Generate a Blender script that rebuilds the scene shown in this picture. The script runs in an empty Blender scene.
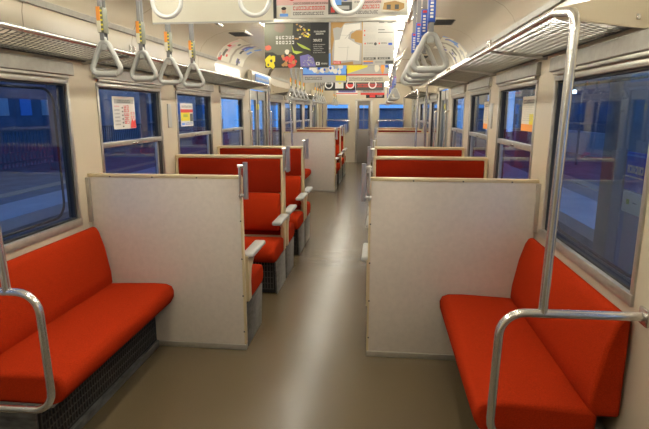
import bpy, bmesh, math, random
from mathutils import Vector, Matrix
random.seed(7)
S = bpy.context.scene
COL = S.collection
PI = math.pi

# ------------------------------------------------------------------ camera
F_PX, VX, VY, W, H, CAM_H = 505.0, 380.0, 111.0, 649, 429, 1.5
Yc = Vector((VX - W/2, VY - H/2, F_PX)).normalized()          # train axis in camera axes (y down)
pitch = math.atan((H/2 - VY)/F_PX)
Zc = Vector((0, -math.cos(pitch), -math.sin(pitch)))
Xc = Yc.cross(Zc)
right = Vector((Xc[0], Yc[0], Zc[0])); down = Vector((Xc[1], Yc[1], Zc[1])); fwd = Vector((Xc[2], Yc[2], Zc[2]))
cd = bpy.data.cameras.new('camera'); cam = bpy.data.objects.new('camera', cd); COL.objects.link(cam)
M4 = Matrix((right, -down, -fwd)).transposed().to_4x4(); M4.translation = (0, 0, CAM_H)
cam.matrix_world = M4
cd.sensor_width = 36; cd.lens = F_PX*36/W; cd.clip_start = 0.02; cd.clip_end = 300
S.camera = cam

# ------------------------------------------------------------------ world (dusk) and exposure
wd = bpy.data.worlds.new('dusk'); S.world = wd; wd.use_nodes = True
nt = wd.node_tree; nt.nodes.clear()
out = nt.nodes.new('ShaderNodeOutputWorld'); bg = nt.nodes.new('ShaderNodeBackground')
tc = nt.nodes.new('ShaderNodeTexCoord'); sx = nt.nodes.new('ShaderNodeSeparateXYZ'); cr = nt.nodes.new('ShaderNodeValToRGB')
nt.links.new(tc.outputs['Generated'], sx.inputs[0]); nt.links.new(sx.outputs['Z'], cr.inputs[0])
cr.color_ramp.elements[0].position = 0.0; cr.color_ramp.elements[0].color = (0.075, 0.19, 0.42, 1)
cr.color_ramp.elements[1].position = 0.6; cr.color_ramp.elements[1].color = (0.03, 0.075, 0.19, 1)
nt.links.new(cr.outputs[0], bg.inputs[0]); bg.inputs[1].default_value = 3.4
nt.links.new(bg.outputs[0], out.inputs[0])
S.view_settings.view_transform = 'Standard'; S.view_settings.look = 'None'
S.view_settings.gamma = 1; S.view_settings.exposure = 0.0; S.view_settings.use_curve_mapping = False
TUBE_POWER = 42.0
LAMP_COL = (1.0, 0.97, 0.86)

# ------------------------------------------------------------------ materials
MATS = {}
def mat(name, col, rough=0.5, metal=0.0, noise=0.0, nscale=60, bump=0.0, bscale=200, emit=0, spec=0.5, coat=0.0, stretch=None):
    if name in MATS: return MATS[name]
    m = bpy.data.materials.new(name); m.use_nodes = True; t = m.node_tree; b = t.nodes['Principled BSDF']
    b.inputs['Base Color'].default_value = (*col, 1); b.inputs['Roughness'].default_value = rough
    b.inputs['Metallic'].default_value = metal; b.inputs['Specular IOR Level'].default_value = spec
    b.inputs['Coat Weight'].default_value = coat; b.inputs['Coat Roughness'].default_value = 0.12
    geo = t.nodes.new('ShaderNodeTexCoord'); mp = t.nodes.new('ShaderNodeMapping')
    t.links.new(geo.outputs['Object'], mp.inputs[0])
    if stretch: mp.inputs['Scale'].default_value = stretch
    if noise:
        n = t.nodes.new('ShaderNodeTexNoise'); n.inputs['Scale'].default_value = nscale; n.inputs['Detail'].default_value = 4
        t.links.new(mp.outputs[0], n.inputs['Vector'])
        r = t.nodes.new('ShaderNodeValToRGB')
        r.color_ramp.elements[0].position = 0.3; r.color_ramp.elements[1].position = 0.7
        r.color_ramp.elements[0].color = (*[c*(1-noise) for c in col], 1); r.color_ramp.elements[1].color = (*[min(1, c*(1+noise)) for c in col], 1)
        t.links.new(n.outputs[0], r.inputs[0]); t.links.new(r.outputs[0], b.inputs['Base Color'])
    if bump:
        n2 = t.nodes.new('ShaderNodeTexNoise'); n2.inputs['Scale'].default_value = bscale
        t.links.new(mp.outputs[0], n2.inputs['Vector'])
        bp = t.nodes.new('ShaderNodeBump'); bp.inputs['Strength'].default_value = bump; bp.inputs['Distance'].default_value = 0.002
        t.links.new(n2.outputs[0], bp.inputs['Height']); t.links.new(bp.outputs[0], b.inputs['Normal'])
    if emit:
        b.inputs['Emission Color'].default_value = (*col, 1); b.inputs['Emission Strength'].default_value = emit
    MATS[name] = m; return m
def glassmat(name, tint, ior=1.5, opac=1.0):
    m = bpy.data.materials.new(name); m.use_nodes = True; t = m.node_tree; t.nodes.clear()
    o = t.nodes.new('ShaderNodeOutputMaterial'); mx = t.nodes.new('ShaderNodeMixShader'); tr = t.nodes.new('ShaderNodeBsdfTransparent')
    g = t.nodes.new('ShaderNodeBsdfGlossy'); f = t.nodes.new('ShaderNodeFresnel'); f.inputs[0].default_value = ior
    tr.inputs[0].default_value = (*tint, 1); g.inputs['Roughness'].default_value = 0.02
    ge = t.nodes.new('ShaderNodeNewGeometry'); mr = t.nodes.new('ShaderNodeMapRange')      # thin pane: the exit face must not reflect totally
    mr.inputs['To Min'].default_value = ior; mr.inputs['To Max'].default_value = 1/ior
    t.links.new(ge.outputs['Backfacing'], mr.inputs[0]); t.links.new(mr.outputs[0], f.inputs[0])
    t.links.new(f.outputs[0], mx.inputs[0]); t.links.new(tr.outputs[0], mx.inputs[1]); t.links.new(g.outputs[0], mx.inputs[2]); t.links.new(mx.outputs[0], o.inputs[0])
    return m
CREAM = mat('cream_melamine', (0.54, 0.465, 0.335), 0.32, noise=0.03, nscale=3, coat=0.25)
CEIL = mat('ceiling_cream', (0.47, 0.405, 0.295), 0.30, noise=0.03, nscale=2, coat=0.8)
SEAM = mat('seam_dark', (0.16, 0.13, 0.09), 0.6)
PANEL = mat('partition_cream', (0.60, 0.53, 0.44), 0.38, noise=0.04, nscale=40, bump=0.08, bscale=400)
EDGE = mat('beige_edging', (0.62, 0.50, 0.29), 0.4)
YCREAM = mat('yellow_cream_paint', (0.62, 0.50, 0.28), 0.4)
FABRIC = mat('orange_red_moquette', (0.365, 0.026, 0.0055), 0.95, noise=0.24, nscale=230, bump=0.5, bscale=500, spec=0.03)
DFABRIC = mat('deep_red_moquette', (0.26, 0.017, 0.0045), 0.95, noise=0.24, nscale=230, bump=0.5, bscale=500, spec=0.03)
ALU = mat('aluminium', (0.50, 0.47, 0.41), 0.35, 0.75, noise=0.08, nscale=20)
ALUP = mat('matt_grey_metal', (0.33, 0.31, 0.265), 0.42, 0.35, noise=0.10, nscale=25)
STEEL = mat('stainless_steel', (0.66, 0.64, 0.60), 0.24, 0.9)
GRIP = mat('brushed_grip_steel', (0.60, 0.59, 0.55), 0.30, 0.85)
GRILLE = mat('dark_grille_bars', (0.07, 0.065, 0.06), 0.45, 0.4)
DARKM = mat('dark_heater_metal', (0.02, 0.02, 0.019), 0.5, 0.4)
KICK = mat('grey_kick_plate', (0.14, 0.14, 0.135), 0.28, 0.5, noise=0.45, nscale=14, stretch=(1, 1, 3))
RUBBER = mat('black_rubber', (0.015, 0.015, 0.016), 0.6)
PLGREY = mat('grey_plastic', (0.40, 0.40, 0.37), 0.35)
STRAPG = mat('grey_handle_plastic', (0.42, 0.42, 0.39), 0.35)
BELT = mat('grey_belt_webbing', (0.20, 0.20, 0.20), 0.7)
RINGW = mat('white_ring_plastic', (0.80, 0.80, 0.77), 0.25)
WIRE = mat('rack_wire', (0.13, 0.115, 0.085), 0.4, 0.5)
TUBE = mat('fluorescent_tube', LAMP_COL, 0.5, emit=TUBE_POWER)
WHITEP = mat('white_lamp_paint', (0.75, 0.73, 0.68), 0.4)
GREYD = mat('grey_steel_door', (0.22, 0.19, 0.155), 0.45, 0.2)
GLASS = glassmat('window_glass', (0.80, 0.86, 0.92), 1.55)
def P(name, r, g, b): return mat('print_'+name, (r, g, b), 0.55)
PW = P('white', .66, .64, .58); PK = P('black', .012, .012, .012); PR = P('red', .62, .05, .04); PB = P('blue', .03, .09, .45); PLB = P('sky_blue', .12, .30, .72)
PY = P('yellow', .72, .62, .03); PG = P('olive', .13, .13, .085); PO = P('orange', .75, .28, .05); PBR = P('brown', .38, .22, .07); PGY = P('grey', .38, .37, .34)
PPK = P('pink', .70, .45, .42); PDG = P('dark_grey', .07, .07, .065); PPU = P('violet', .16, .14, .38); PGR = P('leaf_green', .38, .46, .06); PCR = P('cream', .66, .62, .50); PSK = P('skin', .60, .36, .24)
# floor
FLOOR = mat('floor_linoleum', (0.112, 0.082, 0.044), 0.25, noise=0.16, nscale=200, bump=0.8, bscale=4.5, spec=0.42)
for n_ in FLOOR.node_tree.nodes:
    if n_.type == 'BUMP': n_.inputs['Distance'].default_value = 0.0035

# ------------------------------------------------------------------ mesh helpers
class MB:
    def __init__(s): s.bm = bmesh.new(); s.mats = []
    def mi(s, m):
        if m not in s.mats: s.mats.append(m)
        return s.mats.index(m)
    def _merge(s, t, m):
        i = s.mi(m)
        for f in t.faces: f.material_index = i; f.smooth = True
        me = bpy.data.meshes.new('tmp'); t.to_mesh(me); t.free()
        n0 = len(s.bm.faces); s.bm.from_mesh(me); bpy.data.meshes.remove(me); return s
    def box(s, x0, x1, y0, y1, z0, z1, m, r=0, seg=2):
        t = bmesh.new(); bmesh.ops.create_cube(t, size=1)
        sx, sy, sz = abs(x1-x0), abs(y1-y0), abs(z1-z0)
        for v in t.verts: v.co = Vector(((x0+x1)/2+v.co.x*sx, (y0+y1)/2+v.co.y*sy, (z0+z1)/2+v.co.z*sz))
        if r: bmesh.ops.bevel(t, geom=t.edges[:], offset=min(r, .49*min(sx, sy, sz)), segments=seg, affect='EDGES', profile=.5)
        return s._merge(t, m)
    def prism(s, pts, a0, a1, m, axis='y', r=0, seg=2):
        """closed 2D outline pts extruded along axis; for y the outline is (x,z), for x it is (y,z), for z (x,y)"""
        t = bmesh.new()
        def mk(p, a): return {'y': (p[0], a, p[1]), 'x': (a, p[0], p[1]), 'z': (p[0], p[1], a)}[axis]
        A = [t.verts.new(mk(p, a0)) for p in pts]; B = [t.verts.new(mk(p, a1)) for p in pts]; n = len(pts)
        t.faces.new(A); t.faces.new(B[::-1])
        for i in range(n): t.faces.new((A[i], B[i], B[(i+1) % n], A[(i+1) % n]))
        bmesh.ops.recalc_face_normals(t, faces=t.faces[:])
        if r:
            es = [e for e in t.edges if (e.verts[0] in A) == (e.verts[1] in A) or len(pts) < 7]
            bmesh.ops.bevel(t, geom=es, offset=r, segments=seg, affect='EDGES', profile=.5)
        return s._merge(t, m)
    def tube(s, pts, r, m, n=12, closed=False, fillet=0, caps=True):
        pts = [Vector(p) for p in pts]
        if fillet:
            q = []; N = len(pts)
            for i, p in enumerate(pts):
                if not closed and i in (0, N-1): q.append(p); continue
                a = pts[i-1]; b = pts[(i+1) % N]; da = (a-p); db = (b-p); ang = da.angle(db)
                if ang > 3.1: q.append(p); continue
                d = min(fillet/math.tan(ang/2), .48*da.length, .48*db.length); rr = d*math.tan(ang/2)
                p0 = p+da.normalized()*d; p1 = p+db.normalized()*d; c = p+(da.normalized()+db.normalized()).normalized()*(rr/math.sin(ang/2))
                u = p0-c; w = p1-c; tot = u.angle(w)
                for k in range(7):
                    f = k/6; q.append(c+(u*math.sin((1-f)*tot)+w*math.sin(f*tot))/math.sin(tot))
            pts = q
        N = len(pts); t = bmesh.new(); rings = []; nv = None
        for i, p in enumerate(pts):
            if closed: d = (pts[(i+1) % N]-pts[i-1]).normalized()
            else: d = (pts[min(i+1, N-1)]-pts[max(i-1, 0)]).normalized()
            if nv is None: nv = d.orthogonal().normalized()
            nv = (nv-d*nv.dot(d)).normalized(); bn = d.cross(nv)
            rings.append([t.verts.new(p+(nv*math.cos(2*PI*k/n)+bn*math.sin(2*PI*k/n))*r) for k in range(n)])
        for i in range(N if closed else N-1):
            A, B = rings[i], rings[(i+1) % N]
            off = 0
            if closed and i == N-1:
                off = min(range(n), key=lambda o: (A[0].co-B[o].co).length)
            for k in range(n): t.faces.new((A[k], A[(k+1) % n], B[(k+1+off) % n], B[(k+off) % n]))
        if caps and not closed: t.faces.new(rings[0][::-1]); t.faces.new(rings[-1])
        bmesh.ops.recalc_face_normals(t, faces=t.faces[:])
        return s._merge(t, m)
    def poly(s, pts, m):
        t = bmesh.new(); t.faces.new([t.verts.new(p) for p in pts]); return s._merge(t, m)
    def quadstrip(s, pa, pb, m):
        t = bmesh.new(); A = [t.verts.new(p) for p in pa]; B = [t.verts.new(p) for p in pb]
        for i in range(len(pa)-1): t.faces.new((A[i], A[i+1], B[i+1], B[i]))
        return s._merge(t, m)
    def build(s, name, parent=None, loc=None, label=None, angle=35):
        """vertices are given in world space; the object's origin is put at its parent's (or at loc)"""
        me = bpy.data.meshes.new(name)
        o = Vector(ROOTLOC[parent.name]) if parent is not None else Vector(loc or (0, 0, 0))
        bmesh.ops.translate(s.bm, verts=s.bm.verts[:], vec=-o)
        s.bm.to_mesh(me); s.bm.free()
        for m in s.mats: me.materials.append(m)
        me.set_sharp_from_angle(angle=math.radians(angle))
        ob = bpy.data.objects.new(name, me); COL.objects.link(ob)
        if parent is not None: ob.parent = parent; ROOTLOC[ob.name] = tuple(o)
        else: ob.location = o; ROOTLOC[ob.name] = tuple(o)
        if label: ob['label'] = label
        return ob
ROOTLOC = {}
def empty(name, label, cat, loc, group=None, kind=None):
    o = bpy.data.objects.new(name, None); COL.objects.link(o); o.location = loc; o.empty_display_size = .1
    ROOTLOC[o.name] = tuple(loc); return tag(o, label, cat, group, kind)
def tag(o, label=None, cat=None, group=None, kind=None):
    if label: o['label'] = label
    if cat: o['category'] = cat
    if group: o['group'] = group
    if kind: o['kind'] = kind
    return o
def struct(name): # structure root
    return None
def dup(root, off=(0, 0, 0), label=None, group=None):
    def cp(o, par):
        c = o.copy(); COL.objects.link(c)
        if par is not None: c.parent = par
        for ch in list(o.children): cp(ch, c)
        return c
    r = cp(root, None); r.location = Vector(root.location)+Vector(off)
    ROOTLOC[r.name] = tuple(r.location)
    if label: r['label'] = label
    if group: r['group'] = group
    return r

XL, XR, CX = -1.795, 0.905, -0.445
Y0, YE = -1.6, 15.1
PER = 6.5
def X(side, d): return XL+d if side == 'left' else XR-d
AISLE = {'left': .975, 'right': .955}
def bx(mb, side, d0, d1, y0, y1, z0, z1, m, r=0, seg=2):
    a, b = X(side, d0), X(side, d1); return mb.box(min(a, b), max(a, b), y0, y1, z0, z1, m, r, seg)

# ------------------------------------------------------------------ setting
mb = MB(); mb.box(XL-.06, XR+.06, Y0, YE+.1, -.06, 0, FLOOR); tag(mb.build('floor'), 'brown grey speckled linoleum floor of the carriage', None, kind='structure')

def off_rows(base): return [base]
WIN_A = (1.79, 2.83); WIN_B = (3.12, 4.09); WIN_C = (4.40, 5.36); WIN_D = (5.67, 6.65); DOOR = (7.02, 8.06)
WZ = (.84, 1.675)
opens = [(.5, 1.54, 0.0, 1.80, 'door')]
for k in (0, 1):
    o = k*PER
    for n, w in (('A', WIN_A), ('B', WIN_B), ('C', WIN_C), ('D', WIN_D)): opens.append((w[0]+o, w[1]+o, WZ[0], WZ[1], n))
    opens.append((DOOR[0]+o, DOOR[1]+o, 0.0, 1.80, 'door'))
ZW = 1.80
for side in ('left', 'right'):
    mb = MB(); y = Y0
    for (a, b, z0, z1, n) in opens:
        bx(mb, side, -.07, 0, y, a, 0, ZW, CREAM)
        if z0 > 0: bx(mb, side, -.07, 0, a, b, 0, z0, CREAM)
        if z1 < ZW: bx(mb, side, -.07, 0, a, b, z1, ZW, CREAM)
        y = b
    bx(mb, side, -.07, 0, y, YE, 0, ZW, CREAM)
    tag(mb.build('wall_'+side), 'cream melamine side wall on the %s' % side, kind='structure')
    # skirting
    mb = MB(); y = Y0
    for (a, b, z0, z1, n) in opens:
        if n == 'door': bx(mb, side, 0.0, .006, y, a, 0, .07, KICK); y = b
    bx(mb, side, 0, .006, y, YE, 0, .07, KICK)
    tag(mb.build('baseboard_'+side), kind='structure')

# ceiling : normal profile and the wider cove over the doors
PROF = [(0, 1.80), (0, 1.99), (.012, 2.05), (.045, 2.12), (.10, 2.18), (.18, 2.225), (.30, 2.262), (.50, 2.285), (.90, 2.30), (1.35, 2.305)]
PROF2 = [(0, 1.80), (-.03, 1.99), (-.022, 2.07), (.01, 2.15), (.07, 2.22), (.16, 2.265), (.30, 2.285), (.50, 2.295), (.90, 2.305), (1.35, 2.31)]
def shell(mb, prof, y0, y1, th=.03):
    n = len(prof)
    for side in ('left', 'right'):
        pa = [(X(side, d), y0, z) for d, z in prof]; pb = [(X(side, d), y1, z) for d, z in prof]
        mb.quadstrip(pa, pb, CEIL)
        pa = [(X(side, d-.04), y0, z+th) for d, z in prof]; pb = [(X(side, d-.04 if d < 1.3 else d), y1, z+th) for d, z in prof]
        mb.quadstrip(pa, pb, CEIL)
mb = MB()
COVES = [(5.55-PER, 8.3-PER), (5.55, 8.3), (5.55+PER, 8.3+PER)]
yy = Y0
for a, b in COVES:
    a = max(a, Y0); shell(mb, PROF, yy, a) if a > yy else None
    shell(mb, PROF2, a, b); yy = b
shell(mb, PROF, yy, YE)
for a, b in COVES:                                    # step faces between the two profiles
    for yv in (a, b):
        for side in ('left', 'right'):
            mb.quadstrip([(X(side, d), yv, z) for d, z in PROF], [(X(side, d), yv+.001, z) for d, z in PROF2], SEAM)
tag(mb.build('ceiling', angle=50), 'cream curved ceiling of the carriage', kind='structure')
# seams of the ceiling panels and the grey moulding along the cove
k = 1
for side in ('left', 'right'):
    mb = MB()
    y = Y0
    segs = []
    for a, b in COVES: segs.append((y, max(a, Y0))); y = b
    segs.append((y, YE))
    for a, b in segs:
        if b > a: mb.quadstrip([(X(side, .014), a, 2.032), (X(side, .026), a, 2.034), (X(side, .036), a, 2.064), (X(side, .02), a, 2.07)], [(X(side, .014), b, 2.032), (X(side, .026), b, 2.034), (X(side, .036), b, 2.064), (X(side, .02), b, 2.07)], ALUP)
    tag(mb.build('trim_%d' % k), 'grey moulding along the cove', kind='structure'); k += 1
mb = MB()
for o in (-PER, 0, PER):
    for yv in (2.25, 3.65, 5.02, 9.0-PER):
        yv += o
        if yv < Y0 or yv > YE: continue
        w = .006
        for side in ('left', 'right'):
            e = .0015
            mb.quadstrip([(X(side, d+e), yv, z-e) for d, z in PROF], [(X(side, d+e), yv+w, z-e) for d, z in PROF], SEAM)
tag(mb.build('trim_%d' % k), 'dark joint lines between ceiling panels', kind='structure'); k += 1

# end walls
def end_wall(y, name, sgn):
    mb = MB(); t = .08*sgn
    xs = [(XL-.03, -1.57), (-.91, -.70), (-.24, -.04), (.69, XR+.03)]
    a, b = sorted((y, y+t))
    for x0, x1 in xs: mb.box(x0, x1, a, b, 0, 2.32, CREAM)
    for x0, x1 in ((-1.57, -.91), (-.04, .69)):
        mb.box(x0, x1, a, b, 0, .92, CREAM); mb.box(x0, x1, a, b, 1.70, 2.32, CREAM)
    mb.box(-.70, -.24, a, b, 1.80, 2.32, CREAM)
    tag(mb.build(name), 'cream end wall of the carriage', kind='structure')
end_wall(YE, 'wall_end', 1)
mb = MB(); mb.box(XL-.06, XR+.06, Y0-.06, Y0, 0, 2.32, CREAM); tag(mb.build('wall_rear'), 'cream bulkhead behind the camera', kind='structure')
# end windows
wn = 1
def end_window(x0, x1):
    global wn
    mb = MB(); y = YE
    for (a, b, c, d) in ((x0-.02, x0+.025, .90, 1.72), (x1-.025, x1+.02, .90, 1.72), (x0, x1, .90, .94), (x0, x1, 1.68, 1.72)):
        mb.box(a, b, y-.015, y+.05, c, d, ALU, .004)
    w = mb.build('window_%d' % wn, loc=((x0+x1)/2, y, 1.2)); tag(w, kind='structure'); wn += 1
    g = MB(); g.box(x0+.02, x1-.02, y+.02, y+.026, .93, 1.69, GLASS); g.build('glass_pane', w)
    s = MB(); s.box(x0, x1, y+.005, y+.035, 1.24, 1.265, ALU); s.build('sash_bar', w)
end_window(-1.57, -.91); end_window(-.04, .69)
def guard(x0, x1, lab):
    t = empty('window_guard_rail', lab, 'rail', ((x0+x1)/2, YE, 1.22))
    m = MB(); m.tube([(x0, YE-.07, 1.22), (x1, YE-.07, 1.22)], .012, STEEL); m.build('bar', t)
    for x in (x0+.02, x1-.02):
        m = MB(); m.tube([(x, YE, 1.22), (x, YE-.07, 1.22)], .009, STEEL, 8); m.build('bracket', t)
guard(-1.57, -.88, 'thin steel rail across the left end window')
guard(-.10, .72, 'thin steel rail across the right end window')
# end door
mb = MB(); y = YE
mb.box(-.66, -.28, y+.01, y+.05, 0, .98, GREYD, .004); mb.box(-.66, -.28, y+.01, y+.05, 1.66, 1.78, GREYD)
mb.box(-.66, -.60, y+.01, y+.05, .98, 1.66, GREYD); mb.box(-.34, -.28, y+.01, y+.05, .98, 1.66, GREYD)
d = mb.build('door_1', loc=(-.47, y, 0)); tag(d, 'grey steel end door with a window', kind='structure')
m = MB(); m.box(-.60, -.34, y+.02, y+.026, .98, 1.66, GLASS); m.build('glass_pane', d)
m = MB(); m.box(-.478, -.462, y+.012, y+.03, .98, 1.66, ALU); m.box(-.60, -.34, y+.008, y+.03, 1.22, 1.25, ALU); m.build('window_bars', d)
m = MB(); m.box(-.32, -.30, y-.02, y+.01, .80, .92, STEEL, .005); m.build('door_handle', d)
mb = MB()
for a, b, c, e in ((-.72, -.66, 0, 1.84), (-.28, -.22, 0, 1.84), (-.72, -.22, 1.78, 1.84)): mb.box(a, b, y-.012, y+.05, c, e, ALU, .003)
tag(mb.build('trim_%d' % k), 'aluminium frame of the end door', kind='structure'); k += 1

# side windows and doors
def window(side, a, b, n):
    global wn
    z0, z1 = WZ
    mb = MB()
    fw = .024
    bx(mb, side, -.05, .008, a, a+fw, z0, z1, ALU, .003); bx(mb, side, -.05, .008, b-fw, b, z0, z1, ALU, .003)
    bx(mb, side, -.05, .012, a, b, z0-.02, z0+fw, ALU, .003); bx(mb, side, -.05, .008, a, b, z1-fw, z1, ALU, .003)
    w = mb.build('window_%d' % wn, loc=(X(side, 0), (a+b)/2, z0)); tag(w, kind='structure'); wn += 1
    m = MB()                                           # dark rubber channel
    fe = .014 if n == 'A' else .05
    bx(m, side, -.05, -.006, a+fw, a+fw+.014, z0+fw, z1-fw, RUBBER); bx(m, side, -.05, -.006, b-fw-fe, b-fw, z0+fw, z1-fw, RUBBER)
    bx(m, side, -.05, -.006, a+fw, b-fw, z1-fw-.010, z1-fw, RUBBER); bx(m, side, -.05, -.006, a+fw, b-fw, z0+fw, z0+fw+.010, RUBBER)
    m.build('rubber_channel', w)
    g = MB(); bx(g, side, -.026, -.020, a+fw+.01, b-fw-.01, z0+fw, z1-fw, GLASS); g.build('glass_pane', w)
    if n == 'A':
        m = MB()
        pts = [(X(side, -.036), a+fw+.03, z0+fw+.03), (X(side, -.036), b-fw-.07, z0+fw+.03), (X(side, -.036), b-fw-.07, z1-fw-.03), (X(side, -.036), a+fw+.03, z1-fw-.03)]
        m.tube(pts, .007, RUBBER, 8, closed=True, fillet=.09); m.build('rubber_gasket', w)
    else:
        m = MB(); bx(m, side, -.035, -.002, a+fw, b-fw, 1.258, 1.295, ALU, .003)
        m.build('sash_bar', w)
        m = MB(); bx(m, side, -.034, -.012, b-fw-.075, b-fw-.05, z0+fw, 1.255, ALU); bx(m, side, -.034, -.012, a+fw+.014, a+fw+.034, z0+fw, 1.255, ALU); m.build('sash_frame', w)
        m = MB(); bx(m, side, -.015, .004, (a+b)/2-.04, (a+b)/2+.04, 1.262, 1.275, STEEL, .003); m.build('latch', w)
    return w
def side_door(side, a, b):
    global dn
    mb = MB(); mid = (a+b)/2
    for y0, y1 in ((a, mid-.002), (mid+.002, b)):
        bx(mb, side, -.055, -.02, y0, y1, .02, .78, ALUP, .004); bx(mb, side, -.055, -.02, y0, y1, 1.66, 1.79, ALUP)
        bx(mb, side, -.055, -.02, y0, y0+.09, .78, 1.66, ALUP); bx(mb, side, -.055, -.02, y1-.09, y1, .78, 1.66, ALUP)
    d = mb.build('door_%d' % dn, loc=(X(side, 0), mid, 0)); tag(d, kind='structure'); dn += 1
    g = MB()
    for y0, y1 in ((a, mid), (mid, b)): bx(g, side, -.04, -.034, y0+.09, y1-.09, .78, 1.66, GLASS)
    g.build('glass_pane', d)
    m = MB(); bx(m, side, -.058, -.016, mid-.014, mid+.014, .02, 1.79, RUBBER); m.build('rubber_seal', d)
    m = MB()
    for y0 in (mid-.07, mid+.04): bx(m, side, -.033, -.018, y0, y0+.05, 1.52, 1.60, PY)
    m.build('warning_sticker', d, label='small yellow warning sticker')
    m = MB()
    bx(m, side, -.02, .012, a-.035, a, 0, 1.84, ALU, .003); bx(m, side, -.02, .012, b, b+.035, 0, 1.84, ALU, .003); bx(m, side, -.02, .012, a, b, 1.80, 1.84, ALU, .003)
    m.build('door_frame', d)
dn = 2
for side in ('left', 'right'):
    for (a, b, z0, z1, n) in opens:
        if n == 'door': side_door(side, a, b)
        else: window(side, a, b, n)

# header cassettes above the windows (roller blind boxes)
pos = ['nearest', 'second', 'third', 'fourth', 'fifth', 'sixth', 'seventh', 'eighth']
for side in ('left', 'right'):
    i = 0
    for (a, b, z0, z1, n) in opens:
        if n == 'door': continue
        t = empty('blind_cassette', 'grey metal blind box over the %s %s window from the front' % (pos[i], side), 'blind box', (X(side, 0), (a+b)/2, 1.70), 'blind boxes over the side windows')
        m = MB(); prof = [(0, 1.70), (.022, 1.70), (.026, 1.705), (.024, 1.768), (.018, 1.773), (0, 1.773)]
        m.prism([(X(side, d+.0005), z) for d, z in prof], a-.03, b+.03, ALUP, 'y'); m.build('housing', t)
        m = MB(); bx(m, side, .008, .020, a+.01, b-.01, 1.682, 1.698, ALU, .002); m.build('pull_bar', t)
        i += 1

# ------------------------------------------------------------------ partitions
def grab(parent, side, y, dA, z0=.985, z1=1.20, sg=1):
    """polished vertical grip on the aisle corner of a partition or a seat back"""
    m = MB(); xa, xb = X(side, dA-.012), X(side, dA+.034)
    m.tube([(xa, y-.004, z1-.02), (xb, y-.004, z1-.02), (xb, y-.004, z0+.02), (xa, y-.004, z0+.02)], .0105, GRIP, 10, fillet=.015)
    m.tube([(xb, y-.004, z1+.004), (xb, y-.004, z0-.002)], .014, GRIP, 12)
    a, b = sorted((X(side, dA-.004), X(side, dA+.004)))
    m.box(a, b, y-.022, y+.014, z0, z1-.02, GRIP, .003)
    return m.build('grab_handle', parent, label='polished steel grip')
PY0 = 2.93
def partition(side, label):
    dA = AISLE[side]
    t = empty('partition', label, 'partition', (X(side, dA/2), PY0+.015, 0), 'cream partitions at the bench seats')
    m = MB(); bx(m, side, .012, dA-.008, PY0, PY0+.03, .035, 1.10, PANEL, .001); m.build('panel', t)
    m = MB()
    bx(m, side, .006, dA, PY0-.003, PY0+.033, 1.10, 1.122, EDGE, .004); bx(m, side, dA-.010, dA+.004, PY0-.003, PY0+.033, .035, 1.112, EDGE, .004)
    m.build('edging', t)
    m = MB(); bx(m, side, .006, dA+.002, PY0-.006, PY0+.036, 0, .034, ALU, .002); m.build('kick_strip', t)
    m = MB()
    for z in (.12, .36, .60, .84): bx(m, side, dA-.012, dA-.003, PY0-.006, PY0-.002, z, z+.008, PDG)
    for q in (.15, .42, .70): bx(m, side, q, q+.008, PY0-.006, PY0-.002, 1.102, 1.109, PDG)
    m.build('screws', t)
    m = MB(); bx(m, side, .0, .022, PY0-.02, PY0, .82, 1.10, ALU, .003); m.build('wall_bracket', t)
    grab(t, side, PY0-.01, dA)
    return t
for side in ('left', 'right'):
    p = partition(side, 'cream partition beside the near %s bench seat, metal kick strip at foot' % side)
    dup(p, (0, PER+(.02), 0), 'far cream partition on the %s beyond the doors' % side)

# ------------------------------------------------------------------ longitudinal bench seats
def bench(side, label):
    y0, y1 = 1.76, PY0-.012
    t = empty('bench_seat', label, 'seat', (X(side, .3), (y0+y1)/2, 0), 'side bench seats')
    cush = [(.09, .30), (.47, .30), (.505, .315), (.525, .35), (.528, .39), (.515, .42), (.48, .435), (.40, .438), (.20, .430), (.10, .425), (.085, .40)]
    m = MB(); m.prism([(X(side, d), z) for d, z in cush], y0, y1, FABRIC, 'y')
    o = m.build('cushion', t, angle=60)
    back = [(.012, .40), (.10, .40), (.122, .43), (.118, .50), (.090, .66), (.062, .755), (.045, .785), (.022, .795), (.012, .785)]
    m = MB(); m.prism([(X(side, d), z) for d, z in back], y0, y1, FABRIC, 'y'); b = m.build('backrest', t, angle=60)
    for ob in (o, b):
        md = ob.modifiers.new('bevel', 'BEVEL'); md.width = .018; md.segments = 3; md.limit_method = 'ANGLE'; md.angle_limit = math.radians(55)
    m = MB(); bx(m, side, .012, .385, y0+.01, y1, .03, .298, DARKM)
    g = m.build('seat_base', t)
    m = MB()
    yv = y0+.03
    while yv < y1-.02:
        bx(m, side, .385, .391, yv, yv+.006, .06, .27, GRILLE); yv += .022
    for z in (.06, .10, .14, .18, .22, .265): bx(m, side, .385, .390, y0+.03, y1-.02, z, z+.006, GRILLE)
    m.build('heater_grille', t)
    m = MB(); bx(m, side, .012, .400, y0+.005, y1, 0, .045, KICK, .003); m.build('kick_plate', t)
    m = MB(); bx(m, side, .012, .39, y0, y0+.012, .045, .298, KICK, .003); bx(m, side, .012, .47, y0+.005, y1, .288, .302, ALUP, .003); m.build('end_plate', t)
    return t
for side in ('left', 'right'):
    b = bench(side, 'orange red two-seat bench along the near %s wall' % side)
    dup(b, (0, PER+.02, 0), 'far orange red bench by the %s wall, beyond the doors' % side)

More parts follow.
